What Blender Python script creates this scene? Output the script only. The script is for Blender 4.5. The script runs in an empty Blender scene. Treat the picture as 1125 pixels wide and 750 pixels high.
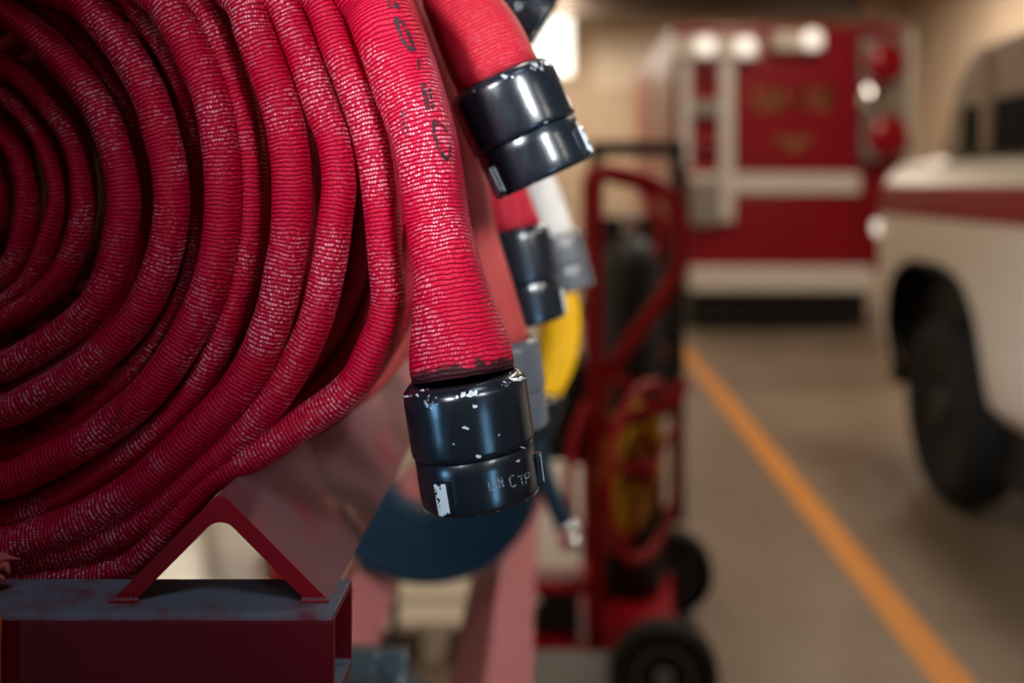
import bpy, bmesh, math, random
from mathutils import Vector, Matrix
from mathutils.bvhtree import BVHTree
random.seed(7)
PI = math.pi
sc = bpy.context.scene
COL = sc.collection

# ------------------------------------------------------------------ camera
F = 1125 * 35.0 / 36.0        # focal length in pixels of the 1125 px wide frame
VX, VY = 605.0, 202.0         # vanishing point of the depth direction
CZ = 1.35                     # camera height
cam_d = bpy.data.cameras.new('camera')
cam = bpy.data.objects.new('camera', cam_d)
COL.objects.link(cam)
cam.location = (0, 0, CZ)
cam.rotation_euler = (PI / 2, 0, 0)
cam_d.lens = 35.0
cam_d.sensor_width = 36.0
cam_d.shift_x = (562.5 - VX) / 1125.0
cam_d.shift_y = -(375.0 - VY) / 1125.0
cam_d.clip_start = 0.02
cam_d.dof.use_dof = True
cam_d.dof.focus_distance = 0.545
cam_d.dof.aperture_fstop = 2.8
sc.camera = cam

# ------------------------------------------------------------------ world, lights, exposure
w = bpy.data.worlds.new('world')
sc.world = w
w.use_nodes = True
bg = w.node_tree.nodes['Background']
bg.inputs[0].default_value = (0.75, 0.85, 1.0, 1)
bg.inputs[1].default_value = 0.02


def area(name, loc, target, sx, sy, power, col, spread=180):
    d = bpy.data.lights.new(name, 'AREA')
    d.shape = 'RECTANGLE'
    d.size, d.size_y = sx, sy
    d.energy = power
    d.color = col
    d.spread = math.radians(spread)
    o = bpy.data.objects.new(name, d)
    COL.objects.link(o)
    o.location = loc
    o.rotation_euler = (Vector(target) - Vector(loc)).to_track_quat('-Z', 'Y').to_euler()
    return o


# tall windows behind the camera light the front of the rack
area('window_light_right', (0.85, -0.75, 2.05), (0.16, 0.56, 1.49), 0.20, 0.34, 0.95, (0.90, 0.95, 1.0), 23)
area('window_light_left', (-0.85, -0.95, 2.05), (0.16, 0.56, 1.48), 0.20, 0.34, 2.5, (0.90, 0.95, 1.0), 21)
# paler sky light through the narrow side lights of the doors
area('sky_light_left', (-1.40, -0.42, 0.82), (0.17, 0.56, 1.18), 0.22, 0.6, 0.17, (0.26, 0.62, 1.0), 20)
area('sky_light_right', (1.02, -0.85, 0.82), (0.15, 0.56, 1.18), 0.26, 0.6, 0.17, (0.26, 0.62, 1.0), 20)
# spot added to brighten the left wall below the upper tier, no real opening
area('wall_fill_light', (3.0, -0.6, 2.5), (-0.66, 2.05, 0.6), 0.9, 0.9, 3.3, (1.0, 0.93, 0.82), 17)
area('top_fill_light', (0.5, -0.5, 3.6), (-0.2, 0.6, 1.1), 0.6, 0.6, 0.8, (0.62, 0.80, 1.0), 40)  # fill lamp added overhead to lighten the tube's top, no real window
# ceiling lamps
for (x, y, p) in ((-0.1, 2.3, 36), (2.45, 4.3, 76), (2.1, 6.9, 66), (0.1, 14.7, 150), (4.6, 13.0, 140)):
    area('ceiling_lamp_light', (x, y, 4.35), (x, y, 0), 0.4, 1.6, p, (1.0, 0.86, 0.70))

sc.view_settings.view_transform = 'Standard'
sc.view_settings.look = 'None'
sc.view_settings.exposure = 0.0
sc.view_settings.gamma = 1.0
sc.view_settings.use_curve_mapping = False


# ------------------------------------------------------------------ helpers
def P(px, py, Y):
    """world point at depth Y seen at a position of the frame"""
    return Vector(((px - VX) * Y / F, Y, CZ - (py - VY) * Y / F))


def wloc(o):
    v = Vector((0, 0, 0))
    while o:
        v += o.location
        o = o.parent
    return v


def tag(o, label=None, cat=None, group=None, kind=None):
    if label: o['label'] = label
    if cat: o['category'] = cat
    if group: o['group'] = group
    if kind: o['kind'] = kind
    return o


def thing(name, label, cat, loc=(0, 0, 0), group=None):
    o = bpy.data.objects.new(name, None)
    o.empty_display_size = 0.05
    COL.objects.link(o)
    o.location = loc
    return tag(o, label, cat, group)


def build(name, verts, faces, m, parent=None, smooth=True, uvs=None, bevel=0, seg=2, origin=None):
    """verts in world coordinates; the object gets its own origin"""
    if origin is None:
        n = len(verts)
        origin = Vector((sum(v[0] for v in verts) / n, sum(v[1] for v in verts) / n, min(v[2] for v in verts)))
    origin = Vector(origin)
    me = bpy.data.meshes.new(name)
    me.from_pydata([tuple(Vector(v) - origin) for v in verts], [], faces)
    if uvs:
        uvl = me.uv_layers.new(name='UVMap')
        flat = []
        for f in uvs:
            for c in f: flat.extend(c)
        uvl.data.foreach_set('uv', flat)
    bm = bmesh.new(); bm.from_mesh(me)
    if uvs is None:
        bmesh.ops.recalc_face_normals(bm, faces=bm.faces)
    bm.to_mesh(me); bm.free()
    if smooth:
        me.polygons.foreach_set('use_smooth', [True] * len(me.polygons))
    me.materials.append(m)
    o = bpy.data.objects.new(name, me)
    COL.objects.link(o)
    o.parent = parent
    o.location = origin - wloc(parent)
    if bevel:
        md = o.modifiers.new('bevel', 'BEVEL')
        md.width = bevel; md.segments = seg; md.limit_method = 'ANGLE'; md.angle_limit = math.radians(40)
        md.harden_normals = False
        if smooth:
            me.polygons.foreach_set('use_smooth', [False] * len(me.polygons))
    return o


class MB:
    """collects simple shapes into one mesh"""
    def __init__(s): s.v = []; s.f = []

    def add(s, v, f):
        n = len(s.v)
        s.v += [Vector(p) for p in v]
        s.f += [tuple(i + n for i in q) for q in f]
        return s

    def box(s, a, b):
        (x0, y0, z0), (x1, y1, z1) = a, b
        return s.add([(x0, y0, z0), (x1, y0, z0), (x1, y1, z0), (x0, y1, z0), (x0, y0, z1), (x1, y0, z1), (x1, y1, z1), (x0, y1, z1)],
                     [(0, 3, 2, 1), (4, 5, 6, 7), (0, 1, 5, 4), (1, 2, 6, 5), (2, 3, 7, 6), (3, 0, 4, 7)])

    def prism(s, pts, axis, a, b):
        """polygon pts extruded along axis from a to b (pts in the two other axes, in order)"""
        n = len(pts)
        def mk(p, t):
            return {'x': (t, p[0], p[1]), 'y': (p[0], t, p[1]), 'z': (p[0], p[1], t)}[axis]
        v = [mk(p, a) for p in pts] + [mk(p, b) for p in pts]
        f = [tuple(range(n)), tuple(range(2 * n - 1, n - 1, -1))] + [(i, i + n, (i + 1) % n + n, (i + 1) % n) for i in range(n)]
        return s.add(v, f)

    def tube(s, pts, r, n=12, closed=False, cap=True):
        pts = [Vector(p) for p in pts]
        m = len(pts)
        rs = r if isinstance(r, (list, tuple)) else [r] * m
        rings = []
        prev = None
        for i in range(m):
            if closed: t = pts[(i + 1) % m] - pts[i - 1]
            else: t = pts[min(i + 1, m - 1)] - pts[max(i - 1, 0)]
            t.normalize()
            if prev is None:
                u = t.orthogonal().normalized()
            else:
                u = (prev - t * prev.dot(t)).normalized()
            prev = u
            wv = t.cross(u)
            rings.append([pts[i] + (u * math.cos(2 * PI * k / n) + wv * math.sin(2 * PI * k / n)) * rs[i] for k in range(n)])
        v = [p for q in rings for p in q]
        f = []
        for i in range(m if closed else m - 1):
            j = (i + 1) % m
            for k in range(n):
                f.append((i * n + k, i * n + (k + 1) % n, j * n + (k + 1) % n, j * n + k))
        if cap and not closed:
            f.append(tuple(range(n - 1, -1, -1)))
            f.append(tuple((m - 1) * n + k for k in range(n)))
        return s.add(v, f)

    def lathe(s, prof, base, axis, n=40, cap=True):
        """prof: list of (radius, distance along axis)"""
        axis = Vector(axis).normalized()
        u = axis.orthogonal().normalized(); wv = axis.cross(u)
        base = Vector(base)
        v = []; f = []
        for (r, d) in prof:
            for k in range(n):
                a = 2 * PI * k / n
                v.append(base + axis * d + (u * math.cos(a) + wv * math.sin(a)) * r)
        for i in range(len(prof) - 1):
            for k in range(n):
                f.append((i * n + k, i * n + (k + 1) % n, (i + 1) * n + (k + 1) % n, (i + 1) * n + k))
        if cap:
            f.append(tuple(range(n - 1, -1, -1)))
            f.append(tuple((len(prof) - 1) * n + k for k in range(n)))
        return s.add(v, f)

    def build(s, name, m, parent=None, **k):
        return build(name, s.v, s.f, m, parent, **k)


def catmull(pts, step):
    """smooth curve through points (tuples of any size), resampled every step of the first three values"""
    n = len(pts)
    out = []
    dim = len(pts[0])
    for i in range(n - 1):
        p0 = pts[max(i - 1, 0)]; p1 = pts[i]; p2 = pts[i + 1]; p3 = pts[min(i + 2, n - 1)]
        L = math.dist(p1[:3], p2[:3])
        # centripetal-like tangents scaled by neighbour distance
        d0 = max(math.dist(p0[:3], p1[:3]), 1e-6); d1 = max(L, 1e-6); d2 = max(math.dist(p2[:3], p3[:3]), 1e-6)
        m1 = [(p2[k] - p0[k]) / (d0 + d1) * d1 if i > 0 else (p2[k] - p1[k]) for k in range(dim)]
        m2 = [(p3[k] - p1[k]) / (d1 + d2) * d1 if i < n - 2 else (p2[k] - p1[k]) for k in range(dim)]
        c = max(1, int(round(L / step)))
        for j in range(c):
            t = j / c
            h00 = 2 * t ** 3 - 3 * t ** 2 + 1; h10 = t ** 3 - 2 * t ** 2 + t
            h01 = -2 * t ** 3 + 3 * t ** 2; h11 = t ** 3 - t ** 2
            out.append(tuple(h00 * p1[k] + h10 * m1[k] + h01 * p2[k] + h11 * m2[k] for k in range(dim)))
    out.append(tuple(pts[-1]))
    return out


BF, BR = 0.0145, 0.036         # front and rear reach of a rolled turn of the hose


def sweep(pts, nseg=28):
    """flat hose along pts = (x, y, z, half thickness, half depth); returns verts, faces, uvs, length"""
    m = len(pts)
    V = []; U = []
    Yax = Vector((0, 1, 0))
    L = 0.0
    for i, p in enumerate(pts):
        c = Vector(p[:3])
        t = (Vector(pts[min(i + 1, m - 1)][:3]) - Vector(pts[max(i - 1, 0)][:3])).normalized()
        b = (Yax - t * t.y).normalized()
        n = t.cross(b)
        if i: L += (c - Vector(pts[i - 1][:3])).length
        a, d = p[3], p[4]
        q6 = p[5] if len(p) > 5 else 1.0
        r = min(a, d)
        acc = 0.0
        ring = []; us = []
        for k in range(nseg):
            th = 2 * PI * (k + 0.5) / nseg
            ct, s_t = math.cos(th), math.sin(th)
            x = r * ct + (a - r) * (1 if ct > 0 else -1)
            y = r * s_t + (d - r) * (1 if s_t > 0 else -1)
            if q6 < 1.0:
                # bulging front edge, flattened tail running back into the roll
                if s_t < 0:
                    x2, y2 = a * ct, BF * s_t
                else:
                    y2 = BR * (1 - abs(ct)) ** 0.9
                    x2 = a * (1 if ct > 0 else -1) * (0.30 + 0.70 * math.exp(-(y2 / 0.008) ** 2)) * min(1.0, math.sqrt(max(0.0, 1 - (y2 / BR) ** 6)) + 0.02)
                x = x2 + (x - x2) * q6; y = y2 + (y - y2) * q6
            q = c + n * x + b * y
            if ring: acc += (q - ring[-1]).length
            ring.append(q); us.append(acc)
        us.append(acc + (ring[0] - ring[-1]).length)
        V += ring; U.append((L, us))
    faces = []; uvs = []
    for i in range(m - 1):
        for k in range(nseg):
            k2 = (k + 1) % nseg
            faces.append((i * nseg + k, (i + 1) * nseg + k, (i + 1) * nseg + k2, i * nseg + k2))
            uvs.append(((U[i][0], U[i][1][k]), (U[i + 1][0], U[i + 1][1][k]), (U[i + 1][0], U[i + 1][1][k + 1]), (U[i][0], U[i][1][k + 1])))
    faces.append(tuple(range(nseg))); uvs.append(tuple((0, 0) for _ in range(nseg)))
    faces.append(tuple((m - 1) * nseg + k for k in range(nseg - 1, -1, -1))); uvs.append(tuple((L, 0) for _ in range(nseg)))
    return V, faces, uvs, L


# ------------------------------------------------------------------ materials
class NT:
    def __init__(s, name):
        s.m = bpy.data.materials.new(name)
        s.m.use_nodes = True
        s.t = s.m.node_tree
        s.b = s.t.nodes['Principled BSDF']

    def n(s, kind, **props):
        nd = s.t.nodes.new(kind)
        for k, v in props.items(): setattr(nd, k, v)
        return nd

    def link(s, a, b): s.t.links.new(a, b)

    def val(s, sock, v):
        if isinstance(v, bpy.types.NodeSocket): s.link(v, sock)
        else: sock.default_value = v

    def math(s, op, a, b=0.0, c=0.0, clamp=False):
        nd = s.n('ShaderNodeMath', operation=op, use_clamp=clamp)
        for i, v in enumerate((a, b, c)): s.val(nd.inputs[i], v)
        return nd.outputs[0]

    def noise(s, scale, detail=3, rough=0.55, vec=None, out='Fac'):
        nd = s.n('ShaderNodeTexNoise')
        nd.inputs['Scale'].default_value = scale
        nd.inputs['Detail'].default_value = detail
        nd.inputs['Roughness'].default_value = rough
        if vec is None:
            vec = s.coord()
        s.link(vec, nd.inputs['Vector'])
        return nd.outputs[out]

    def coord(s):
        return s.n('ShaderNodeTexCoord').outputs['Object']

    def ramp(s, fac, stops):
        nd = s.n('ShaderNodeMapRange')
        nd.interpolation_type = 'SMOOTHSTEP'
        s.val(nd.inputs['Value'], fac)
        nd.inputs['From Min'].default_value = stops[0]; nd.inputs['From Max'].default_value = stops[1]
        return nd.outputs[0]

    def mix(s, fac, a, b):
        nd = s.n('ShaderNodeMix', data_type='RGBA')
        s.val(nd.inputs['Factor'], fac)
        for sock, v in ((nd.inputs['A'], a), (nd.inputs['B'], b)):
            if isinstance(v, bpy.types.NodeSocket): s.link(v, sock)
            else: sock.default_value = (*v, 1)
        return nd.outputs['Result']

    def bump(s, h, strength, dist):
        nd = s.n('ShaderNodeBump')
        nd.inputs['Strength'].default_value = strength
        nd.inputs['Distance'].default_value = dist
        s.link(h, nd.inputs['Height'])
        s.link(nd.outputs[0], s.b.inputs['Normal'])

    def setp(s, **k):
        for key, v in k.items():
            s.val(s.b.inputs[{'base': 'Base Color', 'rough': 'Roughness', 'metal': 'Metallic', 'spec': 'Specular IOR Level', 'sheen': 'Sheen Weight'}[key]], v)


def simple(name, col, rough=0.5, metal=0.0, var=0.25, scale=8.0, bump=0.0, spec=0.5):
    t = NT(name)
    dark = tuple(c * (1 - var) for c in col)
    lite = tuple(min(1, c * (1 + var * 0.6)) for c in col)
    t.setp(base=t.mix(t.noise(scale, 4), dark, lite), rough=rough, metal=metal, spec=spec)
    if bump:
        t.bump(t.noise(scale * 12, 3), 0.4, bump)
    return t.m


def hose_mat(name, base, lite, worn, rib=0.0024, thread=0.0017, wear=1.0, dirt_from=None, rough=0.40):
    """woven jacket: transverse ribs crossed by warp threads, worn pale on the crests"""
    t = NT(name)
    uv = t.n('ShaderNodeUVMap').outputs[0]
    sep = t.n('ShaderNodeSeparateXYZ'); t.link(uv, sep.inputs[0])
    u, v = sep.outputs[0], sep.outputs[1]
    oc = t.coord()
    wob = t.math('MULTIPLY', t.math('SUBTRACT', t.noise(70, 2, vec=oc), 0.5), rib * 1.6)
    un = t.math('DIVIDE', t.math('ADD', u, wob), rib)
    row = t.math('FLOOR', un)
    fu = t.math('FRACT', un)
    off = t.math('MULTIPLY', t.math('MODULO', row, 2.0), 0.5)
    jit = t.n('ShaderNodeTexWhiteNoise', noise_dimensions='1D'); t.link(row, jit.inputs['W'])
    vn = t.math('ADD', t.math('ADD', t.math('DIVIDE', v, thread), off), t.math('MULTIPLY', jit.outputs['Value'], 0.35))
    fv = t.math('FRACT', vn)
    ru = t.math('POWER', t.math('SINE', t.math('MULTIPLY', fu, PI)), 0.75)
    rv = t.math('POWER', t.math('SINE', t.math('MULTIPLY', fv, PI)), 0.6)
    h = t.math('MULTIPLY', ru, t.math('ADD', t.math('MULTIPLY', rv, 0.60), 0.40))
    # random per stitch
    cell = t.n('ShaderNodeTexWhiteNoise', noise_dimensions='2D')
    cmb = t.n('ShaderNodeCombineXYZ'); t.link(row, cmb.inputs[0]); t.link(t.math('FLOOR', vn), cmb.inputs[1])
    t.link(cmb.outputs[0], cell.inputs['Vector'])
    big = t.ramp(t.noise(20, 3, vec=oc), (0.44, 0.64))
    crest = t.ramp(h, (0.55, 0.92))
    stitch = t.ramp(cell.outputs['Value'], (0.25, 0.95))
    wearf = t.math('MULTIPLY', t.math('MULTIPLY', crest, t.math('ADD', t.math('MULTIPLY', stitch, 0.80), 0.05)),
                   t.math('ADD', t.math('MULTIPLY', big, 0.85 * wear), 0.045 * wear), clamp=True)
    groove = t.ramp(ru, (0.12, 0.75))
    c0 = t.mix(t.noise(9, 3, vec=oc), base, lite)
    c1 = t.mix(groove, tuple(c * 0.22 for c in base), c0)
    c2 = t.mix(wearf, c1, worn)
    soot = t.ramp(t.noise(34, 4, vec=oc), (0.66, 0.76))
    c2 = t.mix(t.math('MULTIPLY', soot, 0.55), c2, tuple(c * 0.12 for c in base))
    if dirt_from is not None:
        nz = t.math('MULTIPLY', t.math('SUBTRACT', t.noise(120, 4, vec=oc), 0.5), 0.016)
        d = t.ramp(t.math('ADD', u, nz), (dirt_from, dirt_from + 0.004))
        c2 = t.mix(t.math('MULTIPLY', d, 0.93), c2, (0.012, 0.009, 0.010))
    t.setp(base=c2, rough=rough, spec=0.14)
    t.bump(h, 0.75, 0.0006)
    return t.m


def coupling_mat(name, base, worn, z0=0.0, rough=0.24, amount=1.0, thr=0.612):
    """anodised alloy rubbed bare in spots and along the rims (uv.x = distance along the axis)"""
    t = NT(name)
    oc = t.coord()
    big = t.noise(55, 4, 0.6, vec=oc)
    fine = t.noise(330, 3, 0.6, vec=oc)
    at = t.n('ShaderNodeAttribute', attribute_name='rim').outputs['Fac']
    k = t.math('ADD', t.math('ADD', t.math('MULTIPLY', big, 0.62), t.math('MULTIPLY', fine, 0.30)), t.math('MULTIPLY', at, 0.105 * amount))
    f = t.ramp(k, (thr, thr + 0.016))
    st = t.n('ShaderNodeMapping'); st.inputs['Scale'].default_value = (1, 1, 0.06); t.link(oc, st.inputs[0])
    brush = t.noise(260, 3, vec=st.outputs[0])
    t.setp(base=t.mix(f, base, worn), rough=t.math('ADD', t.math('MULTIPLY', brush, 0.16), rough - 0.08), metal=t.math('MULTIPLY', f, 0.6), spec=0.7)
    t.bump(t.math('SUBTRACT', t.math('MULTIPLY', fine, 0.3), f), 0.25, 0.0003)
    return t.m


def painted_steel(name, col, dust, dust_amt=0.75):
    t = NT(name)
    oc = t.coord()
    nrm = t.n('ShaderNodeNewGeometry').outputs['Normal']
    sep = t.n('ShaderNodeSeparateXYZ'); t.link(nrm, sep.inputs[0])
    up = t.ramp(sep.outputs[2], (0.15, 0.75))
    sc_ = t.noise(30, 5, 0.65, vec=oc)
    dm = t.math('MULTIPLY', t.math('MULTIPLY', up, t.ramp(sc_, (0.22, 0.52))), dust_amt)
    chip = t.ramp(t.noise(140, 4, 0.6, vec=oc), (0.735, 0.75))
    c = t.mix(t.noise(14, 4, vec=oc), tuple(x * 0.55 for x in col), col)
    c = t.mix(dm, c, dust)
    c = t.mix(t.math('MULTIPLY', chip, 0.55), c, (0.30, 0.24, 0.27))
    t.setp(base=c, rough=t.math('ADD', t.math('MULTIPLY', dm, 0.3), 0.42), spec=0.4)
    t.bump(t.noise(160, 3, vec=oc), 0.25, 0.0004)
    return t.m


M = {}
M['red_jacket'] = hose_mat('red_woven_jacket', (0.36, 0.004, 0.020), (0.50, 0.006, 0.030), (0.85, 0.46, 0.50))
M['red_soft'] = hose_mat('red_jacket_plain', (0.36, 0.006, 0.018), (0.47, 0.010, 0.026), (0.60, 0.16, 0.18), wear=0.4)
M['pink_soft'] = hose_mat('faded_red_jacket', (0.46, 0.05, 0.045), (0.56, 0.08, 0.07), (0.65, 0.25, 0.24), wear=0.4)
M['white_jacket'] = hose_mat('white_woven_jacket', (0.68, 0.63, 0.58), (0.76, 0.71, 0.66), (0.75, 0.72, 0.68), wear=0.4)
M['yellow_jacket'] = hose_mat('yellow_woven_jacket', (0.74, 0.40, 0.006), (0.84, 0.48, 0.010), (0.8, 0.5, 0.1), wear=0.4)
M['navy_jacket'] = hose_mat('navy_woven_jacket', (0.001, 0.014, 0.032), (0.002, 0.020, 0.044), (0.02, 0.06, 0.09), wear=0.4)
M['grey_jacket'] = hose_mat('grey_woven_jacket', (0.05, 0.06, 0.07), (0.07, 0.085, 0.10), (0.15, 0.16, 0.17), wear=0.4)
M['black_alloy'] = coupling_mat('black_anodised_alloy', (0.0055, 0.0085, 0.013), (0.72, 0.72, 0.74), amount=0.75)
M['grey_alloy'] = coupling_mat('grey_alloy', (0.085, 0.090, 0.10), (0.55, 0.55, 0.56), amount=0.3)
M['slate_alloy'] = coupling_mat('slate_alloy', (0.05, 0.085, 0.11), (0.35, 0.42, 0.48), amount=0.3)
M['worn_lug'] = coupling_mat('rubbed_lug_face', (0.62, 0.64, 0.67), (0.01, 0.012, 0.016), amount=0, thr=0.475)
M['chrome'] = simple('bright_chrome', (0.75, 0.75, 0.75), 0.12, 1.0, 0.05)
M['rack_red'] = painted_steel('red_rack_paint', (0.42, 0.001, 0.012), (0.175, 0.105, 0.112), 0.72)
M['tube_red'] = painted_steel('red_tube_paint_dusty', (0.22, 0.001, 0.010), (0.15, 0.165, 0.20), 0.95)
M['rubber'] = simple('black_rubber', (0.003, 0.003, 0.003), 0.85, 0, 0.3, 30, 0.001)
M['black'] = simple('black_painted_steel', (0.006, 0.006, 0.006), 0.5, 0, 0.3)
M['cart_red'] = simple('red_cart_paint', (0.33, 0.002, 0.010), 0.42, 0, 0.3, spec=0.2)
M['truck_red'] = simple('red_truck_paint', (0.25, 0.001, 0.010), 0.3, 0, 0.08, 2)
M['stripe_red'] = simple('red_stripe_film', (0.24, 0.001, 0.007), 0.55, 0, 0.08, 2, spec=0.25)
M['white_paint'] = simple('white_vehicle_paint', (0.72, 0.66, 0.60), 0.33, 0, 0.08, 2)
M['cream_metal'] = simple('cream_metal', (0.66, 0.58, 0.50), 0.4, 0, 0.08, 3)
M['grey_metal'] = simple('brushed_grey_metal', (0.34, 0.31, 0.28), 0.38, 0.4, 0.15, 6)
M['gold'] = simple('gold_leaf', (0.26, 0.14, 0.045), 0.4, 0.3, 0.15, 12)
M['glass_dark'] = simple('dark_tinted_glass', (0.001, 0.001, 0.001), 0.55, 0, 0.0, spec=0.05)
M['cabin_shade'] = simple('van_white_in_shade', (0.27, 0.20, 0.15), 0.45, 0, 0.1, 2)  # shade and reflected wall on the white cabin, painted in as brown
M['cream_wood'] = simple('cream_painted_wood', (0.60, 0.53, 0.42), 0.6, 0, 0.15, 6)
M['red_lens'] = simple('red_lamp_lens', (0.30, 0.002, 0.010), 0.15, 0, 0.05)
M['print'] = None
M['orange_web'] = simple('orange_webbing', (0.85, 0.16, 0.02), 0.7, 0, 0.3, 60, 0.0005)
M['hub_grey'] = simple('grey_wheel_hub', (0.26, 0.26, 0.28), 0.4, 0.4, 0.2)

t = NT('lit_lamp')
t.setp(base=(0.9, 0.88, 0.82, 1), rough=0.1)
t.b.inputs['Emission Color'].default_value = (1, 0.90, 0.78, 1)
t.b.inputs['Emission Strength'].default_value = 0.85
M['lamp'] = t.m
t = NT('window_daylight_pane')
t.setp(base=(0.8, 0.8, 0.8, 1), rough=0.1)
t.b.inputs['Emission Color'].default_value = (1, 0.95, 0.84, 1)
t.b.inputs['Emission Strength'].default_value = 2.2
M['pane'] = t.m

# printed black stencil ink, broken up over the weave
t = NT('stencil_ink')
br = t.ramp(t.noise(420, 3, 0.6), (0.36, 0.56))
uvn = t.n('ShaderNodeUVMap').outputs[0]
t.setp(base=(0.010, 0.006, 0.012, 1), rough=0.6)
t.link(t.math('ADD', t.math('MULTIPLY', br, 0.72), 0.18), t.b.inputs['Alpha'])
M['print'] = t.m
t = NT('scratched_lettering')
br = t.ramp(t.noise(700, 3, 0.6), (0.32, 0.62))
t.setp(base=(0.26, 0.27, 0.29, 1), rough=0.5)
t.link(t.math('ADD', t.math('MULTIPLY', br, 0.7), 0.1), t.b.inputs['Alpha'])
M['scratch'] = t.m

# concrete
t = NT('brown_concrete')
oc = t.coord()
c = t.mix(t.ramp(t.noise(0.9, 5, 0.6, vec=oc), (0.35, 0.7)), (0.180, 0.130, 0.090), (0.25, 0.19, 0.14))
c = t.mix(t.math('MULTIPLY', t.ramp(t.noise(5, 5, 0.7, vec=oc), (0.55, 0.75)), 0.4), c, (0.13, 0.09, 0.065))
t.setp(base=c, rough=0.42, spec=0.4)
t.bump(t.noise(60, 4, vec=oc), 0.15, 0.001)
M['floor'] = t.m
M['line'] = simple('orange_floor_paint', (0.66, 0.25, 0.030), 0.5, 0, 0.25, 5)
M['wall'] = simple('tan_wall_paint', (0.50, 0.39, 0.285), 0.7, 0, 0.08, 1.5)
M['wall_cream'] = simple('cream_wall_paint', (0.84, 0.79, 0.66), 0.7, 0, 0.06, 1.5)
M['pale_panel'] = simple('pale_door_panel', (0.66, 0.56, 0.46), 0.6, 0, 0.06, 2)
M['dark_beam'] = simple('dark_brown_steel', (0.050, 0.030, 0.018), 0.6, 0, 0.2)
M['ceiling'] = simple('brown_ceiling', (0.20, 0.15, 0.11), 0.8, 0, 0.1)

# ------------------------------------------------------------------ setting
WL, WR, WB, WF, HC = -0.66, 6.2, 17.0, -4.0, 4.6
WX = -3.5                      # the room widens to the left behind the camera


def struct(mb, name, m, parent=None, **k):
    o = mb.build(name, m, parent, smooth=False, **k)
    if parent is None: o['kind'] = 'structure'
    return o


floor = struct(MB().box((WX - 0.1, WF, -0.1), (WR + 0.1, WB + 0.1, 0)), 'floor', M['floor'])
struct(MB().box((1.033, 0.2, 0.0), (1.145, WB - 0.05, 0.003)), 'trim_1', M['line'])
struct(MB().box((WX - 0.1, WF, HC), (WR + 0.1, WB + 0.1, HC + 0.1)), 'ceiling', M['ceiling'])
struct(MB().box((WL - 0.1, 0.45, 0), (WL, WB, HC)), 'wall_left', M['wall_cream'])
struct(MB().box((WX, 0.45, 0), (WL - 0.1, 0.55, HC)), 'wall_side', M['wall'])
struct(MB().box((WX - 0.1, WF, 0), (WX, 0.55, HC)), 'wall_far_left', M['wall'])
struct(MB().box((WX, WF - 0.1, 0), (WR, WF, HC)), 'wall_front', M['wall'])
struct(MB().box((WR, WF, 0), (WR + 0.1, WB, HC)), 'wall_right', M['wall'])
# back wall of ribbed metal sheet, with a window opening
s_b = WB / F
wx0, wx1 = (560 - VX) * s_b, (631 - VX) * s_b
wz0, wz1 = CZ + (202 - 86) * s_b, CZ + (202 + 12) * s_b


def ribbed(x0, x1, z0, z1):
    mb = MB()
    prof = []
    x = x0
    while x < x1 - 0.01:
        for dx, dy in ((0.0, 0), (0.20, 0), (0.23, -0.035), (0.27, -0.035), (0.30, 0)):
            if x + dx < x1: prof.append((x + dx, WB + dy))
        x += 0.305
    prof += [(x1, WB), (x1, WB + 0.1), (x0, WB + 0.1)]
    mb.prism(prof, 'z', z0, z1)
    return mb


wb = MB()
for a in ((WL, wx0, 0, HC), (wx0, wx1, 0, wz0), (wx0, wx1, wz1, HC), (wx1, WR, 0, HC)):
    r_ = ribbed(*a); wb.add(r_.v, r_.f)
wback = struct(wb, 'wall_back', M['wall'])
win = MB()
for a, b in (((wx0, wz0), (wx1, wz0 + 0.06)), ((wx0, wz1 - 0.06), (wx1, wz1)), ((wx0, wz0), (wx0 + 0.05, wz1)), ((wx1 - 0.05, wz0), (wx1, wz1)), (((wx0 + wx1) / 2 - 0.025, wz0), ((wx0 + wx1) / 2 + 0.025, wz1))):
    win.box((a[0], WB - 0.045, a[1]), (b[0], WB + 0.05, b[1]))
w1 = struct(win, 'window_1', M['cream_metal'])
MB().box((wx0 + 0.03, WB + 0.0, wz0 + 0.03), (wx1 - 0.03, WB + 0.012, wz1 - 0.03)).build('pane', M['pane'], w1, smooth=False)
# pale sectional door on the back wall
dx0, dx1 = (652 - VX) * s_b, (742 - VX) * s_b
dr = MB().box((dx0 - 0.06, WB - 0.10, 0), (dx1 + 0.06, WB - 0.045, 3.92))
d1 = struct(dr, 'door_1', M['wall'])
for k, (z0, z1) in enumerate(((0.05, 0.9), (0.95, 1.85), (1.9, 2.75), (2.95, 3.9))):
    MB().box((dx0, WB - 0.13, z0), (dx1, WB - 0.10, z1)).build('door_panel', M['pale_panel'] if k == 3 else M['wall'], d1, smooth=False, bevel=0.01)
# dark header beam across the bay
struct(MB().box((WL, 15.6, CZ + (202 - 16) * 15.6 / F), (4.85, 15.85, HC)), 'trim_2', M['dark_beam'])

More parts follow.
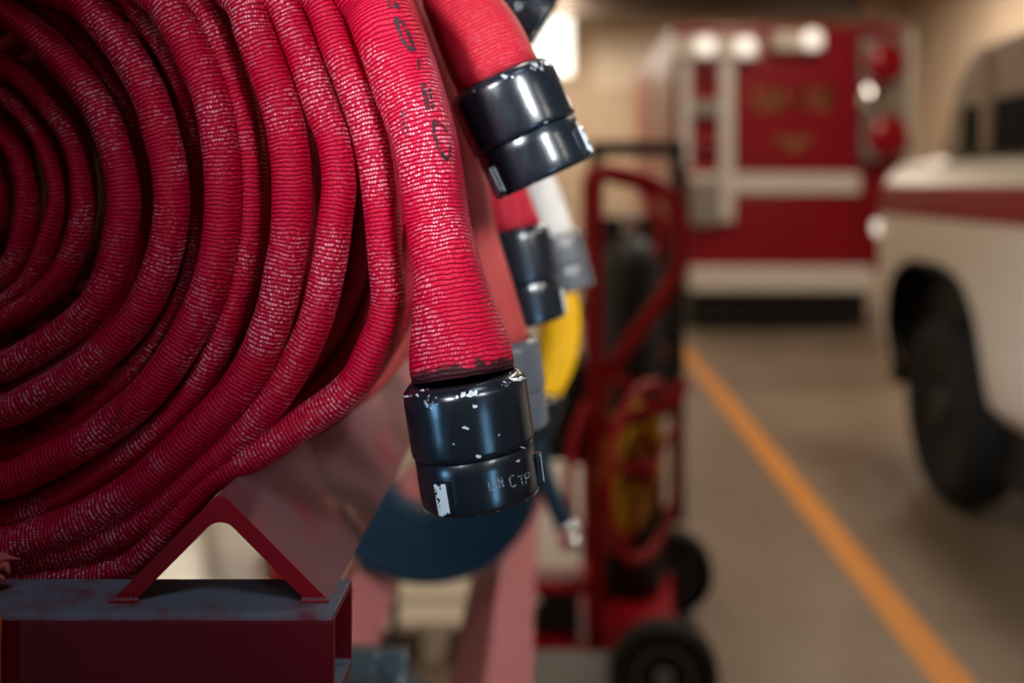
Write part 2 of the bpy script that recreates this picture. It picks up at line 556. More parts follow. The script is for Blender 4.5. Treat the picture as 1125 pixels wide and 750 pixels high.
# ------------------------------------------------------------------ couplings
def make_coupling(root, base, axis, k, alloy, lug_phase=0.0, hero=False, lug_mat=None, wear_lug=None, ls=1.0):
    """hose coupling: body, swivel ring, lugs; base = hose end, axis = outward, k = body radius"""
    base = Vector(base); axis = Vector(axis).normalized()
    n = 72 if hero else 32
    s = k / 0.0335
    def lathe(name, prof, rims, parent):
        mb = MB().lathe([(r * s, d * s * ls) for r, d in prof], base, axis, n)
        o = mb.build(name, alloy, parent, origin=base)
        a = o.data.attributes.new('rim', 'FLOAT', 'POINT')
        vals = []
        for r_ in rims: vals += [float(r_)] * n
        a.data.foreach_set('value', vals)
        return o
    body = lathe('coupling', [(0.0225, 0.004), (0.0285, -0.001), (0.0305, 0.0005), (0.0330, 0.0035), (0.0335, 0.0062), (0.0335, 0.015), (0.0335, 0.026), (0.0335, 0.0345), (0.0332, 0.0368), (0.0322, 0.0377), (0.0296, 0.0380)],
                 [0, 0, .5, 1.25, 1.1, .1, 0, .1, .9, .5, 0], root)
    ring = lathe('swivel_ring', [(0.0296, 0.0382), (0.0316, 0.0383), (0.0322, 0.0392), (0.0322, 0.045), (0.0322, 0.0575), (0.0322, 0.0630), (0.0316, 0.0655), (0.0300, 0.0660), (0.0262, 0.0660), (0.0255, 0.0650), (0.0255, 0.048)],
                 [0, .3, .2, 0, 0, .6, 1.3, .8, .3, 0, 0], body)
    u = Vector((0, -1, 0)); u = (u - axis * u.dot(axis)).normalized(); v = axis.cross(u)
    for j in range(3):
        a = lug_phase + j * 2 * PI / 3
        rad = u * math.cos(a) + v * math.sin(a); tan = axis.cross(rad)
        mb = MB()
        pr = [(-0.0046, 0.0325), (0.0046, 0.0325), (0.0040, 0.0365), (-0.0040, 0.0365)]
        vv = []
        for d in (0.0465, 0.0640):
            for (q, r_) in pr: vv.append(base + (axis * (d * ls) + tan * q + rad * (r_ - (0.0004 if d > .06 else 0))) * s)
        vv2 = [p - rad * 0.0012 * s for p in vv]
        mb.add(vv2, [(0, 1, 2, 3), (7, 6, 5, 4), (0, 4, 5, 1), (1, 5, 6, 2), (2, 6, 7, 3), (3, 7, 4, 0)])
        lo = mb.build('lug', alloy, body, smooth=False, bevel=0.0012 * s, seg=2)
        if wear_lug is not None:
            lo.data.materials.append(wear_lug)
            lo.data.polygons[4].material_index = 1
            lo['label'] = 'lug with its outer face rubbed to bare metal'
    return body, ring


# ------------------------------------------------------------------ the front roll of red hose
YF = 0.562                     # front edge of the outer turns


def strand(pts, w, rec, w_list=None):
    """centre line of one visible turn: frame positions, width in frame pixels, how far it is sunk into the roll"""
    return dict(pts=pts, w=w, rec=rec)


TURNS = [
    strand([(-62, 205), (-50, 185), (-28, 172), (-8, 180), (3, 200), (4, 220), (-2, 245), (-20, 262)], 19, .066),
    strand([(-5, 140), (10, 150), (24, 170), (33, 200), (34, 222), (30, 250), (20, 285), (-4, 310)], 25, .058),
    strand([(0, 100), (22, 116), (38, 134), (49, 150), (60, 175), (68, 205), (68, 222), (62, 245), (53, 272), (42, 298), (26, 318), (0, 334)], 22, .050),
    strand([(0, 68), (25, 84), (48, 106), (66, 128), (82, 152), (92, 185), (95, 220), (91, 250), (82, 278), (67, 304), (46, 326), (22, 342), (0, 352)], 26, .042),
    strand([(-20, 0), (13, 15), (45, 41), (73, 70), (93, 94), (110, 118), (124, 150), (134, 186), (138, 220), (135, 250), (129, 280), (121, 306), (106, 333), (82, 357), (45, 382), (0, 403)], 36, .026),
    strand([(35, 0), (60, 18), (85, 40), (110, 68), (130, 96), (146, 126), (157, 160), (163, 200), (164, 240), (159, 280), (148, 318), (127, 352), (97, 384), (60, 410), (30, 425), (0, 437)], 24, .044),
    strand([(87, 0), (110, 22), (133, 50), (152, 80), (168, 112), (179, 150), (187, 185), (190, 220), (187, 255), (180, 285), (170, 312), (157, 338), (140, 361), (115, 386), (85, 409), (50, 430), (0, 452)], 38, .015),
    strand([(140, 0), (160, 25), (180, 52), (197, 85), (208, 120), (216, 160), (220, 200), (222, 240), (218, 280), (209, 315), (192, 350), (165, 388), (125, 428), (80, 466), (40, 488), (0, 499)], 24, .036),
    strand([(177, 0), (198, 31), (217, 69), (232, 105), (240, 140), (245, 180), (246, 220), (244, 255), (238, 290), (228, 322), (215, 352), (200, 380), (186, 401), (168, 424), (150, 443), (120, 467), (90, 487), (50, 508), (0, 528)], 40, .005),
    strand([(215, 0), (238, 34), (252, 68), (264, 104), (273, 140), (278, 180), (279, 220), (277, 255), (270, 296), (260, 335), (246, 370), (232, 400), (212, 432), (185, 463), (150, 492), (110, 520), (70, 543), (30, 560), (0, 568)], 30, .017),
    strand([(266, 0), (281, 38), (294, 74), (306, 108), (315, 144), (320, 180), (321, 220), (319, 260), (312, 300), (305, 335), (293, 370), (279, 400), (258, 432), (236, 456), (213, 479), (185, 506), (150, 536), (120, 555), (90, 571), (40, 590), (0, 600)], 43, .000),
    strand([(306, 0), (332, 56), (354, 120), (366, 150), (372, 180), (373, 207), (369, 240), (362, 290), (349, 345), (331, 388), (308, 427), (285, 456), (255, 487), (222, 515), (190, 544), (150, 573), (110, 592), (60, 605), (0, 612)], 38, .006),
    strand([(349, 0), (372, 54), (394, 110), (410, 166), (419, 232), (424, 290), (427, 325), (422, 355), (408, 386), (396, 411), (376, 434), (340, 460), (290, 492), (256, 510), (230, 525), (205, 553), (182, 582), (164, 602), (144, 616), (115, 624), (80, 626), (0, 627)], 38, .008),
]
CX, CY = -30.0, 213.0          # centre of the roll in the frame
HB = 0.034                     # half width of the flat hose


def wp(px, py, w, rec):
    yc = YF + rec + BF
    p = P(px, py, yc)
    return (p.x, yc, p.z, w * 0.5 * yc / F * 1.0, HB, 0.0)


ctrl = []
for i, tn in enumerate(TURNS):
    wj = lambda j: tn['w']
    for (x, y) in tn['pts']:
        ctrl.append(wp(x, y, tn['w'], tn['rec']))
    # half turn round the left, outside the frame
    if i + 1 < len(TURNS):
        nx = TURNS[i + 1]['pts'][0]; w2 = TURNS[i + 1]['w']; rec2 = TURNS[i + 1]['rec']
    else:
        nx = (410, 0); w2 = 60; rec2 = 0.0
    ex, ey = tn['pts'][-1]
    r0, a0 = math.hypot(ex - CX, ey - CY), math.atan2(-(ey - CY), ex - CX)
    r1, a1 = math.hypot(nx[0] - CX, nx[1] - CY), math.atan2(-(nx[1] - CY), nx[0] - CX)
    while a1 > a0 - 0.2: a1 -= 2 * PI
    nst = 9
    for j in range(1, nst):
        f = j / nst
        g = f * f * (3 - 2 * f)
        r = r0 + (r1 - r0) * g
        if i + 1 == len(TURNS):
            r = r0 + (r1 - r0) * max(0.0, (f - 0.45) / 0.55) ** 1.5
        a = a0 + (a1 - a0) * f
        ww = tn['w'] + (min(w2, 40) - tn['w']) * f
        rc = tn['rec'] + (rec2 - tn['rec']) * f
        ctrl.append(wp(CX + r * math.cos(a), CY - r * math.sin(a), ww, rc))
# the free end hanging down on the right: (px, py, width px, half depth, depth of centre)
END = [(410, 0, 72, .032, .596), (433, 50, 72, .032, .592), (452, 106, 71, .0315, .588), (467, 150, 65, .031, .584),
       (476, 200, 64, .031, .580), (483, 250, 66, .030, .576), (493, 300, 73, .0285, .570), (499, 340, 90, .0275, .566), (504, 376, 109, .0272, .563), (507, 398, 115, .0272, .561), (509, 412, 113, .0272, .560)]
for (x, y, wpx, hd, yc) in END:
    p = P(x, y, yc)
    ctrl.append((p.x, yc, p.z, wpx * 0.5 * yc / F, hd, 1.0))
path = catmull(ctrl, 0.0035)
hV, hF, hU, hL = sweep(path, 32)
M['red_jacket'] = hose_mat('red_woven_jacket_front', (0.46, 0.0, 0.022), (0.62, 0.001, 0.036), (0.90, 0.45, 0.54), dirt_from=hL - 0.0085)
root = thing('fire_hose', 'red woven fire hose rolled at the front of the rack, lettered end, sharp black coupling', 'fire hose', (path[0][0], 0.6, 1.13), 'rolled fire hoses on the rack')
jk = build('hose_jacket', hV, hF, M['red_jacket'], root, uvs=hU)
cb = P(509, 414, .560); ce = P(524, 513, .560)
body, ring = make_coupling(root, cb, ce - cb, 0.0348, M['black_alloy'], lug_phase=0.50, hero=True, wear_lug=M['worn_lug'])


def surface_strokes(name, bvh_objs, strokes, half, m, parent, lift):
    """flat marks lying on a curved surface: each stroke is a polyline whose points are dropped on the surface"""
    trees = []
    for o in bvh_objs:
        off = wloc(o)
        trees.append(BVHTree.FromPolygons([v.co + off for v in o.data.vertices], [tuple(p.vertices) for p in o.data.polygons]))
    org = Vector((0, 0, CZ))
    def hit(px, py):
        d = (P(px, py, 1.0) - org).normalized()
        best = None
        for tr in trees:
            h = tr.ray_cast(org, d)
            if h[0] is not None and (best is None or h[3] < best[3]): best = h
        if best is None: return None
        n = best[1] if best[1].dot(d) < 0 else -best[1]
        return best[0] + n * lift
    V = []; Fc = []
    for st in strokes:
        hw = st[0]; pts = st[1]
        fine = []
        for i in range(len(pts) - 1):
            L = math.dist(pts[i], pts[i + 1]); c = max(1, int(L / 1.5))
            for j in range(c): fine.append((pts[i][0] + (pts[i + 1][0] - pts[i][0]) * j / c, pts[i][1] + (pts[i + 1][1] - pts[i][1]) * j / c))
        fine.append(pts[-1])
        base = len(V); ok = True; tmp = []
        for i, (x, y) in enumerate(fine):
            a = fine[max(i - 1, 0)]; b = fine[min(i + 1, len(fine) - 1)]
            tx, ty = b[0] - a[0], b[1] - a[1]; L = math.hypot(tx, ty) or 1
            nx, ny = -ty / L * hw, tx / L * hw
            row = [hit(x + nx * q, y + ny * q) for q in (-1, 0, 1)]
            if any(r is None for r in row): ok = False; break
            tmp += row
        if not ok: continue
        V += tmp
        for i in range(len(fine) - 1):
            for q in range(2):
                k = base + i * 3 + q
                Fc.append((k, k + 1, k + 4, k + 3))
    return build(name, V, Fc, m, parent, smooth=True)


# stencilled marks running down the free end of the hose
ST = [
    (2.6, [(425, 0), (431, 9)]), (2.2, [(433, 1), (438, 10)]),
    (3.4, [(433, 21), (439, 25)]), (2.3, [(435, 25), (440, 40), (446, 50), (453, 56)]), (2.0, [(441, 23), (448, 36), (452, 46), (455, 56)]),
    (1.6, [(459, 65), (460.5, 77)]),
    (2.6, [(464, 91), (467.5, 107), (470, 121)]), (1.8, [(471, 97), (474, 110), (476, 120)]),
    (2.8, [(475, 132), (480, 137)]), (2.0, [(476, 134), (477, 148), (481, 162), (487, 172), (492, 176)]), (1.2, [(482, 134), (488, 140), (491, 146)]), (1.3, [(494, 161), (494, 170), (492, 176)]),
]
rs = random.Random(5)
for k in range(16):
    x, y = 442 + k * 0.35 + rs.uniform(-2.2, 2.2), 121 + k * 1.7
    ST.append((rs.uniform(0.5, 1.3), [(x, y), (x + rs.uniform(-1.5, 1.5), y + rs.uniform(1.5, 4))]))
pr = surface_strokes('stencil_marks', [jk], ST, 0, M['print'], root, 0.0004)
pr['label'] = 'black stencilled letters down the red hose'
# dark scuff beside the lettering
# letters scratched on the swivel ring: LIN CTP
SL = [
    (0.75, [(536, 528), (538, 539), (542, 537.5)]),
    (0.75, [(543.5, 526.5), (545.5, 537)]),
    (0.75, [(549, 536), (547, 525.5), (553, 534.5), (551, 524)]),
    (0.85, [(565, 522), (561, 522.5), (559.5, 527), (561, 533), (564, 534.5), (566.5, 532)]),
    (0.7, [(568, 523.5), (575, 521.5)]), (0.75, [(571.5, 522.5), (574, 533)]),
    (0.7, [(578, 531.5), (576, 520.5), (580, 519), (582, 522), (577.5, 526)]),
]
sl = surface_strokes('scratched_letters', [ring, body], SL, 0, M['scratch'], root, 0.0003)
sl['label'] = 'letters LIN CTP scratched on the swivel ring'

# paint worn through to bright metal along the rims of the front coupling
rnd = random.Random(3)
CH = []
for (cx, cy, wd, ht, nn) in ((514, 433, 12, 3.2, 15), (569, 417, 8, 3.6, 11), (452, 435, 9, 1.3, 6), (511, 470, 2.0, 1.6, 3), (527, 500, 2.5, 3.0, 4), (569, 506, 1.5, 2, 2), (575, 492, 1.2, 1.2, 2),
                             (578, 557, 9, 1.6, 7), (553, 563, 6, 1.6, 5), (521, 447, 1.2, 4.0, 3), (468, 428, 5, 1.2, 3), (498, 487, 1.0, 1.0, 1), (548, 478, 1.0, 1.0, 1)):
    for k in range(nn):
        x = cx + rnd.uniform(-1, 1) * wd; y = cy + rnd.uniform(-0.6, 0.6) * ht - (x - cx) * 0.16
        dx, dy = rnd.uniform(0.6, 2.6), rnd.uniform(-1.2, 1.2)
        CH.append((rnd.uniform(0.5, 1.5) * min(1, ht / 2.2), [(x - dx, y - dy), (x, y + rnd.uniform(-.5, .5)), (x + dx, y + dy)]))
M['bare'] = simple('bare_bright_alloy', (0.74, 0.75, 0.78), 0.4, 0.3, 0.15, 200)
ch = surface_strokes('paint_chips', [ring, body], CH, 0, M['bare'], root, 0.00022)
ch['kind'] = 'stuff'
ch['label'] = 'bright chips worn through the black finish'

# ------------------------------------------------------------------ the other rolls
def make_roll(label, center, Yc, R, turns, tail, jacket, alloy, cpl, group='rolled fire hoses on the rack', a=0.0085, hb=0.033, lug_phase=0.5, kr=0.0335, start_ang=None, wear=None, round_r=0.0265, ls=1.0):
    """a rolled hose whose free end leaves the top and hangs on the right; tail = (point, half thickness)"""
    root = thing('fire_hose', label, 'fire hose', (center[0], Yc, center[1] - R), group)
    rests = RESTS_UP if center[1] > 1.1 else RESTS_LOW
    pts = []
    a_end = math.radians(start_ang if start_ang is not None else 60)
    nst = int(turns * 22)
    r_in = R - turns * (2 * a + 0.0018)
    for i in range(nst + 1):
        f = i / nst
        an = a_end + (1 - f) * turns * 2 * PI
        r = r_in + (R - a - r_in) * f
        x, z = center[0] + r * math.cos(an), center[1] + r * math.sin(an)
        for (qx, qz, sg) in rests:            # crowns of the two angle rails it lies on
            nx, nz = 0.709 * sg, 0.705
            d_in = -(x - qx) * nx + (z - qz) * nz
            d_out = (x - qx) * nx + (z - qz) * nz
            need = a + 0.0012 - max(d_in, d_out)
            if need > 0:
                z += need * nz
                x += need * nx * (-1 if d_in >= d_out else 1)
        pts.append((x, Yc, z, a, hb))
    for (p, ha) in tail:
        q = min(1.0, max(0.0, (ha - a) / (round_r - a)))
        pts.append((p.x, p.y, p.z, ha, hb + (round_r - hb) * q))
    path = catmull(pts, 0.010)
    V, Fc, U, L = sweep(path, 18)
    build('hose_jacket', V, Fc, jacket, root, uvs=U)
    e = Vector(path[-1][:3]); b = Vector(path[-4][:3])
    ax = cpl if cpl is not None else (e - b)
    make_coupling(root, e - Vector(ax).normalized() * 0.003, ax, kr, alloy, lug_phase, wear_lug=wear, ls=ls)
    return root


_zt = CZ - (675 - 202) * 0.520 / F
_pk = (242 - VX) * 0.537 / F
RESTS_UP = ((_pk, _zt + 0.0588, 1), (_pk - 0.262, _zt + 0.0588, -1))
RESTS_LOW = ((-0.085, 0.7008, 1), (-0.325, 0.7008, -1))
UC = (-0.298, CZ + 0.002)      # centre of the rolls on the upper tier
# second roll: coupling seen just right of the front hose
make_roll('second red hose roll, its tilted black coupling sticking out right of the lettered hose end', (UC[0], UC[1] - 0.012), 0.716, 0.230, 7,
          [(P(470, -70, .675), .0165), (P(502, -4, .665), .0235), (P(529, 46, .66), .0285), (P(551, 92, .657), .0290)],
          M['red_soft'], M['black_alloy'], P(603, 205, .657) - P(551, 92, .657), lug_phase=0.95, start_ang=52, wear=M['worn_lug'], kr=0.0365)
make_roll('faded red hose roll whose grey coupling hangs half hidden behind the front black coupling', UC, 0.790, 0.245, 9,
          [(P(478, 60, .775), .0105), (P(512, 170, .77), .0125), (P(524, 250, .765), .0140), (P(536, 320, .76), .020), (P(545, 380, .757), .0262)],
          M['pink_soft'], M['grey_alloy'], P(562, 500, .757) - P(546, 385, .757), lug_phase=1.2, start_ang=35)
make_roll('red hose roll with black coupling hanging level with the middle of the front roll', UC, 0.915, 0.209, 7,
          [(P(490, 60, .91), .011), (P(525, 150, .90), .016), (P(550, 210, .895), .023), (P(564, 255, .89), .0262)],
          M['red_soft'], M['black_alloy'], P(588, 370, .89) - P(566, 260, .89), lug_phase=0.75, start_ang=40, wear=M['worn_lug'], kr=0.0320, ls=1.35)
make_roll('red hose roll whose black coupling juts out at the top edge of the picture', UC, 1.02, 0.209, 7,
          [(P(430, -110, 1.0), .013), (P(496, -44, .96), .022), (P(534, -12, .93), .0262)],
          M['red_soft'], M['black_alloy'], P(628, 46, .93) - P(534, -12, .93), lug_phase=2.0, start_ang=70)
make_roll('white jacketed hose roll with a grey coupling hanging beside the red cart', UC, 1.20, 0.209, 7,
          [(P(535, 70, 1.19), .012), (P(570, 150, 1.18), .018), (P(594, 215, 1.17), .024), (P(608, 262, 1.165), .0262)],
          M['white_jacket'], M['grey_alloy'], P(624, 320, 1.165) - P(609, 266, 1.165), lug_phase=1.0, start_ang=40)
make_roll('yellow hose roll hanging down behind the black and grey couplings', UC, 1.46, 0.209, 7,
          [(P(545, 190, 1.45), .016), (P(585, 270, 1.43), .022), (P(612, 330, 1.42), .0300), (P(612, 385, 1.42), .030), (P(596, 430, 1.42), .0262)],
          M['yellow_jacket'], M['black_alloy'], P(575, 500, 1.42) - P(596, 432, 1.42), lug_phase=1.0, start_ang=30)
LC = (-0.205, 0.868)           # lower tier
make_roll('dark navy hose roll lying on the lower tier with a small chrome coupling', LC, 1.705, 0.206, 7,
          [(P(588, 470, 1.70), .013), (P(597, 515, 1.69), .0150), (P(607, 546, 1.685), .016), (P(621, 576, 1.68), .017)],
          M['navy_jacket'], M['chrome'], P(637, 625, 1.68) - P(621, 576, 1.68), lug_phase=1.0, start_ang=30, kr=0.0215, round_r=0.017)
make_roll('grey hose roll low on the lower tier with a slate grey coupling lying sideways', (-0.205, 0.742), 1.02, 0.128, 4,
          [(Vector((-0.235, 1.03, 0.838)), .018), (Vector((-0.215, 1.035, 0.833)), .0262)],
          M['grey_jacket'], M['slate_alloy'], Vector((1, 0.02, -0.02)), lug_phase=1.4, start_ang=110, kr=0.0345)

# ------------------------------------------------------------------ red steel hose rack
rack = thing('hose_rack', 'red painted steel hose rack of square tube and angle rails along the left wall', 'rack', (-0.35, 1.4, 0.0))
TF = 0.520                     # front face of the front tube


def sq_tube_x(name, x0, x1, y0, z1, size=0.0508, wall=0.0045):
    """hollow square tube along X, open at the right end"""
    n = 4; r = 0.005
    def ring(x, inset):
        a0, a1, b0, b1 = y0 + inset, y0 + size - inset, z1 - size + inset, z1 - inset
        rr = max(0.0012, r - inset * 0.6)
        out = []
        for cx, cz, st in ((a1 - rr, b1 - rr, 0), (a0 + rr, b1 - rr, 90), (a0 + rr, b0 + rr, 180), (a1 - rr, b0 + rr, 270)):
            for k in range(n + 1):
                an = math.radians(st + 90 * k / n)
                out.append((x, cx + rr * math.cos(an), cz + rr * math.sin(an)))
        return out
    R4 = [ring(x0, 0), ring(x1 - 0.0008, 0), ring(x1, 0.0008), ring(x1, wall), ring(x0 + 0.002, wall)]
    k = len(R4[0]); v = [p for q in R4 for p in q]; f = []
    for i in range(4):
        for j in range(k): f.append((i * k + j, i * k + (j + 1) % k, (i + 1) * k + (j + 1) % k, (i + 1) * k + j))
    f.append(tuple(range(k))); f.append(tuple(4 * k + j for j in range(k - 1, -1, -1)))
    return build(name, v, f, M['tube_red'], rack, smooth=False)


zt = CZ - (675 - 202) * TF / F
xr = (366 - VX) * TF / F
sq_tube_x('square_tube', -0.60, xr, TF, zt)


def ang_rail(y0, y1, peak_x, z_foot, half=0.0585, rise=0.0588, th=0.0088):
    """inverted V angle iron with rounded crown"""
    ou = []; inn = []
    ux, uz = half, rise
    L = math.hypot(ux, uz); nx, nz = uz / L, ux / L
    # outer: left foot, rounded crown, right foot
    ou = [(-half, 0)]
    rc = 0.006
    for k in range(7):
        an = math.radians(135 - 90 * k / 6)
        ou.append((rc * math.cos(an), rise - rc * 1.414 + rc * math.sin(an)))
    ou.append((half, 0))
    hi = half - th * 1.42
    ri = rise - th * 1.42
    inn = [(hi, 0)]
    rc2 = 0.010
    for k in range(7):
        an = math.radians(45 + 90 * k / 6)
        inn.append((rc2 * math.cos(an), ri - rc2 * 1.414 + rc2 * math.sin(an)))
    inn.append((-hi, 0))
    out = ou + inn
    n = len(out)
    ys = [y0 + (y1 - y0) * (k / 24) for k in range(25)]
    v = []; f = []
    for y in ys:
        for p in out: v.append((peak_x + p[0], y, z_foot + p[1]))
    for i in range(24):
        for j in range(n): f.append((i * n + j, i * n + (j + 1) % n, (i + 1) * n + (j + 1) % n, (i + 1) * n + j))
    # end faces as quads between outer and inner line
    m = len(ou)
    for b in (0, 24 * n):
        for j in range(m - 1):
            f.append((b + j, b + j + 1, b + n - 2 - j, b + n - 1 - j))
    return build('angle_rail', v, f, M['rack_red'], rack, smooth=False)


RAIL_Y = 0.537
pk = (242 - VX) * RAIL_Y / F
ang_rail(RAIL_Y, 2.35, pk, zt + 0.0003)
ang_rail(RAIL_Y, 2.35, pk - 0.262, zt + 0.0003)
ang_rail(0.80, 2.35, -0.085, 0.642)
ang_rail(0.80, 2.35, -0.325, 0.642)
MB().box((-0.60, 2.30, zt - 0.0508), (xr, 2.3508, zt)).build('square_tube', M['rack_red'], rack, smooth=False, bevel=0.004)
for y in (0.80, 2.30):
    MB().box((-0.60, y, 0.642 - 0.0508), (-0.02, y + 0.0508, 0.642)).build('square_tube', M['rack_red'], rack, smooth=False, bevel=0.004)
for y in (0.80, 2.30):
    MB().box((-0.6508, y, 0.0), (-0.60, y + 0.0508, 2.05)).build('upright_post', M['rack_red'], rack, smooth=False, bevel=0.004)
MB().box((-0.6508, TF, 0.0), (-0.60, TF + 0.0508, 2.05)).build('upright_post', M['rack_red'], rack, smooth=False, bevel=0.004)
MB().box((-0.372, 2.30, 0.0), (-0.352, 2.32, 0.591)).build('upright_post', M['black'], rack, smooth=False, bevel=0.004)
# weld bead at the foot of the front rail
for (x0, x1) in ((pk - 0.0590, pk - 0.0440), (pk + 0.0440, pk + 0.0590)):
    wpts = [(x0 + (x1 - x0) * k / 18, RAIL_Y - 0.0008, zt + 0.0004) for k in range(19)]
    MB().tube(wpts, [0.0019 + 0.0004 * math.sin(k * 2.1) for k in range(19)], 8).build('weld_bead', M['rack_red'], rack)

# ------------------------------------------------------------------ frayed orange strap at the left edge
st = thing('webbing_strap', 'frayed orange webbing strap hanging over the red tube at the left edge', 'strap', tuple(P(-30, 740, 0.512)))
sp = []
for (px, py, Y) in ((-44, 632, .580), (-40, 640, .560), (-38, 650, .535), (-36, 672, .5165), (-35, 690, .5150), (-34, 720, .5150), (-35, 760, .5150)):
    p = P(px, py, Y); sp.append((p.x, p.y, p.z))
vv = []; ff = []
for i, p in enumerate(sp):
    e = 0.0165 + 0.0006 * math.sin(i * 2.1)
    for dx in (-0.0165, e):
        for dn in (-0.0009, 0.0009):
            vv.append((p[0] + dx, p[1] + (dn if i > 2 else 0), p[2] + (dn if i <= 2 else 0) + 0.0016))
for i in range(len(sp) - 1):
    for a, b in ((0, 1), (1, 3), (3, 2), (2, 0)):
        ff.append((i * 4 + a, i * 4 + b, i * 4 + 4 + b, i * 4 + 4 + a))
ff += [(0, 1, 3, 2), (len(vv) - 4, len(vv) - 3, len(vv) - 1, len(vv) - 2)]
build('webbing', vv, ff, M['orange_web'], st, smooth=False)
M['pink_fray'] = simple('frayed_coral_threads', (0.62, 0.12, 0.09), 0.8, 0, 0.3, 90)
fr = MB()
for (pts, r) in (([(-30, 640), (-12, 626), (0, 614), (6, 612), (23, 614)], (.004, .0042, .0036, .0018, .0002)), ([(-20, 632), (-4, 622), (7, 620), (9, 628), (10, 633)], (.004, .004, .0026, .0012, .0002)),
                 ([(-22, 636), (-6, 632), (2, 634), (6, 640)], (.004, .0036, .0018, .0003)), ([(-22, 624), (-5, 613), (4, 610), (14, 617)], (.004, .0032, .0018, .0003))):
    fr.tube([P(x, y, .549) for x, y in pts], list(r), 8)
fr.build('frayed_end', M['pink_fray'], st)

# ------------------------------------------------------------------ red hand cart
cart = thing('hand_cart', 'red tubular hand cart with a round reel and two black wheels', 'hand cart', (0.2, 2.7, 0.0))
def arc_path(pts, r=0.06, n=5):
    """polyline with rounded corners"""
    out = [Vector(pts[0])]
    for i in range(1, len(pts) - 1):
        p = Vector(pts[i]); a = (Vector(pts[i - 1]) - p); b = (Vector(pts[i + 1]) - p)
        ra = min(r, a.length * .45); rb = min(r, b.length * .45)
        p0 = p + a.normalized() * ra; p1 = p + b.normalized() * rb
        for k in range(n + 1):
            f = k / n
            out.append(p0 * (1 - f) ** 2 + p * 2 * f * (1 - f) + p1 * f * f)
    out.append(Vector(pts[-1]))
    return out
for Y, dx in ((2.55, 0.0), (3.05, 0.0)):
    s = Y / F
    xp = (654 - VX) * 2.55 / F
    loop = [(xp, Y, 0.16), (xp, Y, CZ + 0.04), (xp + 0.185, Y, CZ - 0.005), (xp + 0.232, Y, CZ - 0.175), (xp + 0.19, Y, CZ - 0.27), (xp + 0.018, Y, CZ - 0.50)]
    MB().tube(arc_path(loop, 0.05), 0.021, 14).build('frame_tube', M['cart_red'], cart)
    MB().tube([(xp + 0.02, Y, 0.72), (xp + 0.21, Y, 0.80), (xp + 0.23, Y, 0.85)], 0.018, 12).build('brace', M['cart_red'], cart)
xp = (654 - VX) * 2.55 / F
for z in (0.20, 0.80, CZ + 0.03):
    MB().tube([(xp, 2.56, z), (xp, 3.04, z)], 0.016, 12).build('cross_bar', M['cart_red'], cart)
MB().box((-0.10, 2.54, 0.16), (0.34, 3.06, 0.175)).build('deck_plate', M['cart_red'], cart, smooth=False, bevel=0.003)
MB().tube([(-0.10, 2.56, 0.315), (xp, 2.56, 0.315)], 0.018, 12).build('side_rail', M['cart_red'], cart)
MB().tube([(-0.10, 2.56, 0.175), (-0.10, 2.56, 0.333)], 0.016, 12).build('side_post', M['cart_red'], cart)
# wheels
def wheel(parent, c, axis, R, wd, tyre, hubm, n=40, hubr=0.42):
    c = Vector(c); axis = Vector(axis).normalized()
    h = wd / 2
    w_ = MB().lathe([(R * .55, -h * .55), (R * .80, -h * .95), (R * .93, -h * .8), (R, -h * .35), (R, h * .35), (R * .93, h * .8), (R * .80, h * .95), (R * .55, h * .55)], c, axis, n)
    wo = w_.build('wheel', tyre, parent)
    MB().lathe([(R * .56, -h * .5), (R * .5, -h * .62), (R * .42, -h * .3), (R * .2, -h * .3), (R * .17, -h * .8), (R * .06, -h * .85), (R * .06, h * .85), (R * .17, h * .8), (R * .2, h * .3), (R * .42, h * .3), (R * .5, h * .62), (R * .56, h * .5)], c, axis, n).build('hub', hubm, wo)
    return wo
wheel(cart, (0.280, 2.470, 0.1355), (0.06, 1, 0), 0.1355, 0.085, M['rubber'], M['hub_grey'])
wheel(cart, (0.372, 3.12, 0.1355), (0.06, 1, 0), 0.1355, 0.085, M['rubber'], M['hub_grey'])
MB().tube([(0.280, 2.47, 0.1355), (0.372, 3.12, 0.1355)], 0.014, 12).build('axle', M['cart_red'], cart)
# reel: two hoops with spokes, axis turned towards the camera
rc = Vector((0.205, 2.66, 0.594)); rax = Vector((0.86, -0.50, 0)).normalized(); rside = Vector((0, 0, 1)).cross(rax)
for sgn in (-1, 1):
    c = rc + rax * 0.055 * sgn
    ring_pts = [c + (rside * math.cos(2 * PI * k / 40) + Vector((0, 0, 1)) * math.sin(2 * PI * k / 40)) * 0.225 for k in range(40)]
    MB().tube(ring_pts, 0.013, 10, closed=True).build('reel_hoop', M['cart_red'], cart)
    sm = MB()
    for k in range(5):
        a = 2 * PI * k / 5 + 0.35
        d = rside * math.cos(a) + Vector((0, 0, 1)) * math.sin(a)
        sm.tube([c + d * 0.03, c + d * 0.222], 0.009, 8)
    sm.build('reel_spokes', M['cart_red'], cart)
MB().lathe([(0.035, -0.075), (0.035, 0.075)], rc, rax, 20).build('reel_drum', M['cart_red'], cart)
